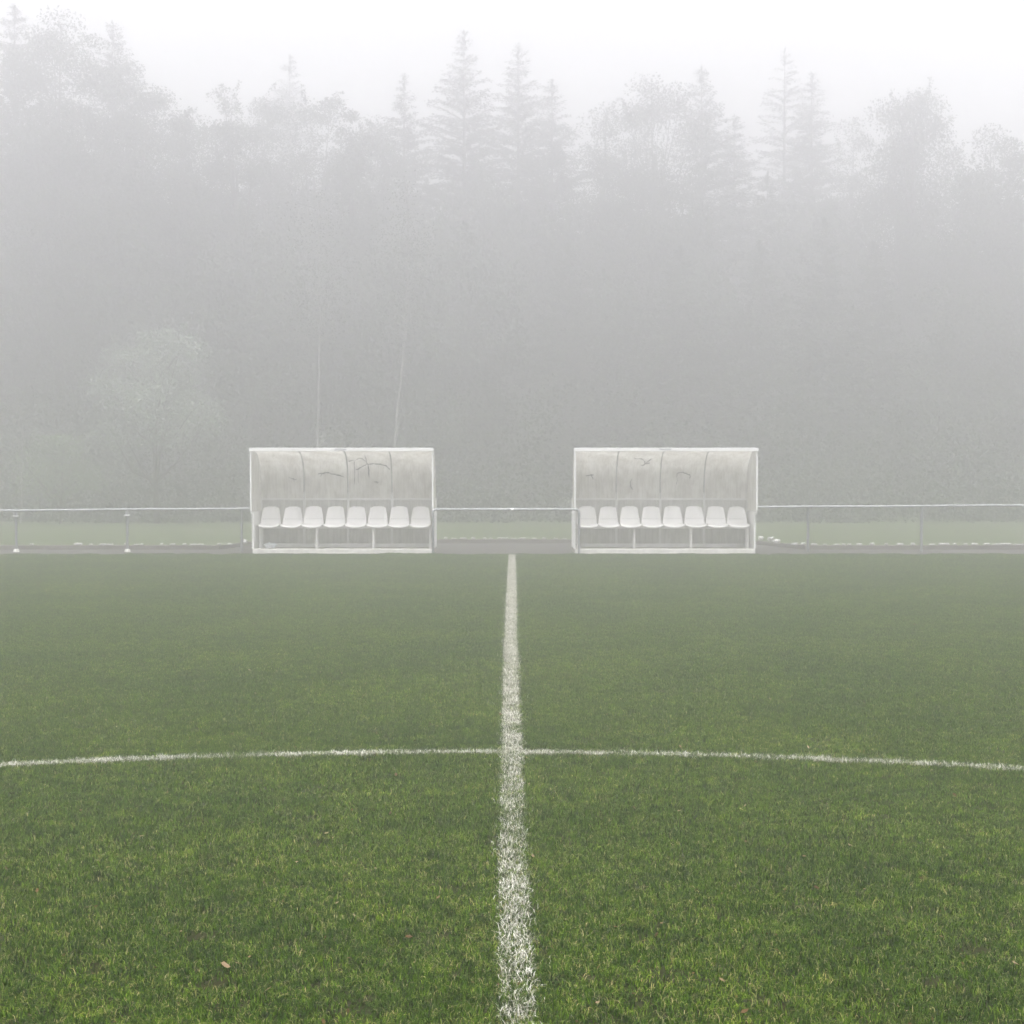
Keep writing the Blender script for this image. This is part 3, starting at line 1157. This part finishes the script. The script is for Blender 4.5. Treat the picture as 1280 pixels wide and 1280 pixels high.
# the rest of the wood reads as one mass
parts_V = []
r = np.random.default_rng(99)
lib = [conifer(12, 2.8, 200 + i, 1.0, 0.02)[0] for i in range(3)] + \
      [broadleaf(11, 4.4, 0.02, 210 + i, nclump=120, leaf=.17, per=150, csize=.6)[0] for i in range(4)]
sky_px = [-300, 0, 130, 200, 230, 262, 330, 420, 480, 540, 580, 650, 715, 735, 800, 900, 940, 1000, 1060, 1110, 1160, 1210, 1280, 1600]
sky_py = [120, 120, 130, 240, 240, 215, 190, 180, 185, 200, 170, 170, 225, 250, 235, 200, 215, 180, 205, 250, 262, 240, 215, 200]
for row, (Y0, nrow) in enumerate(((66, 26), (72, 26), (78, 26), (86, 28))):
    for k in range(nrow):
        x = (-1 + 2 * (k + r.random()) / nrow) * (Y0 * 0.42 + 3)
        Y = Y0 + r.uniform(-2, 2)
        px = 640 + x / Y * F_PX
        h = at(px, float(np.interp(px, sky_px, sky_py)) + r.uniform(0, 35) + (60 if row == 0 else 0), Y).z
        V = lib[r.integers(0, len(lib))]
        a = r.uniform(0, 6.28)
        sxy = r.uniform(.8, 1.15)
        sz = h / 12.0
        ca, sa = math.cos(a), math.sin(a)
        Vn = np.stack([(V[:, 0] * ca - V[:, 1] * sa) * sxy + x, (V[:, 0] * sa + V[:, 1] * ca) * sxy + Y, V[:, 2] * sz + GZ], 1)
        parts_V.append(Vn)
V = np.concatenate(parts_V)
me = crown_mesh(V, M_LEAF)
tag(link(bpy.data.objects.new('woodland', me)), 'hazy mass of trees filling the wood behind the front trees', 'wood', kind='stuff')
# undergrowth at the foot of the wood
C = []
for k in range(520):
    x = r.uniform(-26, 26)
    Y = 54.8 + r.gamma(2.2, 1.9)
    hgt = r.uniform(0.1, 3.9) ** 1.15 * min(1, (Y - 54.6) / 6)
    C.append(np.array([x, Y, GZ + hgt]) + r.normal(0, 1, (110, 3)) * np.array([.6, .5, .4]))
C = np.concatenate(C)
C[:, 2] = np.maximum(C[:, 2], GZ + .05)
L = r.uniform(.1, .22, len(C))
V = leaf_quads(C, rand_dir(len(C), r), L, L * .6, r.uniform(-1.5, 1.5, len(L)))
tag(link(bpy.data.objects.new('undergrowth', crown_mesh(V, M_BUSH))), 'dark leafy undergrowth along the foot of the wood', 'undergrowth', kind='stuff')

# ------------------------------------------------------------------ haze
HAZE = 0.0235
m = bpy.data.materials.new('haze')
m.use_nodes = True
nt = m.node_tree
nt.nodes.clear()
out = nt.nodes.new('ShaderNodeOutputMaterial')
pv = nt.nodes.new('ShaderNodeVolumePrincipled')
pv.inputs['Color'].default_value = (0.962, 0.953, 0.976, 1)
pv.inputs['Density'].default_value = HAZE
pv.inputs['Anisotropy'].default_value = 0.8
nt.links.new(pv.outputs[0], out.inputs['Volume'])
mb = MB()
mb.box((0, 30, 10.5), (300, 240, 23.0))
hz = mb.build('haze', m)
tag(hz, 'pale fog filling the air over the pitch', 'fog', kind='stuff')

# ------------------------------------------------------------------ light
SUN_EL, SUN_AZ = 77, 185        # azimuth clockwise from +Y
w = bpy.data.worlds.new('World')
SC.world = w
w.use_nodes = True
nt = w.node_tree
bg = nt.nodes['Background']
sky = nt.nodes.new('ShaderNodeTexSky')
sky.sky_type = 'NISHITA'
sky.sun_disc = False
sky.sun_elevation = R(SUN_EL)
sky.sun_rotation = R(SUN_AZ)
sky.dust_density = 5
hs = nt.nodes.new('ShaderNodeHueSaturation')
hs.inputs['Saturation'].default_value = 0.04
nt.links.new(sky.outputs[0], hs.inputs['Color'])
nt.links.new(hs.outputs[0], bg.inputs['Color'])
bg.inputs['Strength'].default_value = 0.12
sun = bpy.data.lights.new('sun', 'SUN')
sun.energy = 1.5
sun.angle = R(30)
sun.color = (1.0, 0.985, 0.97)
so = bpy.data.objects.new('sun', sun)
COL.objects.link(so)
d = Vector((math.sin(R(SUN_AZ)) * math.cos(R(SUN_EL)), math.cos(R(SUN_AZ)) * math.cos(R(SUN_EL)), math.sin(R(SUN_EL))))
so.rotation_euler = d.to_track_quat('Z', 'Y').to_euler()

SC.view_settings.view_transform = 'Standard'
SC.view_settings.look = 'None'
SC.view_settings.gamma = 1
SC.view_settings.exposure = 1.62
cy = SC.cycles
cy.volume_bounces = 6
cy.max_bounces = 8
cy.use_denoising = True
cy.denoiser = 'OPENIMAGEDENOISE'
cy.denoising_input_passes = 'RGB_ALBEDO_NORMAL'
cy.denoising_prefilter = 'ACCURATE'
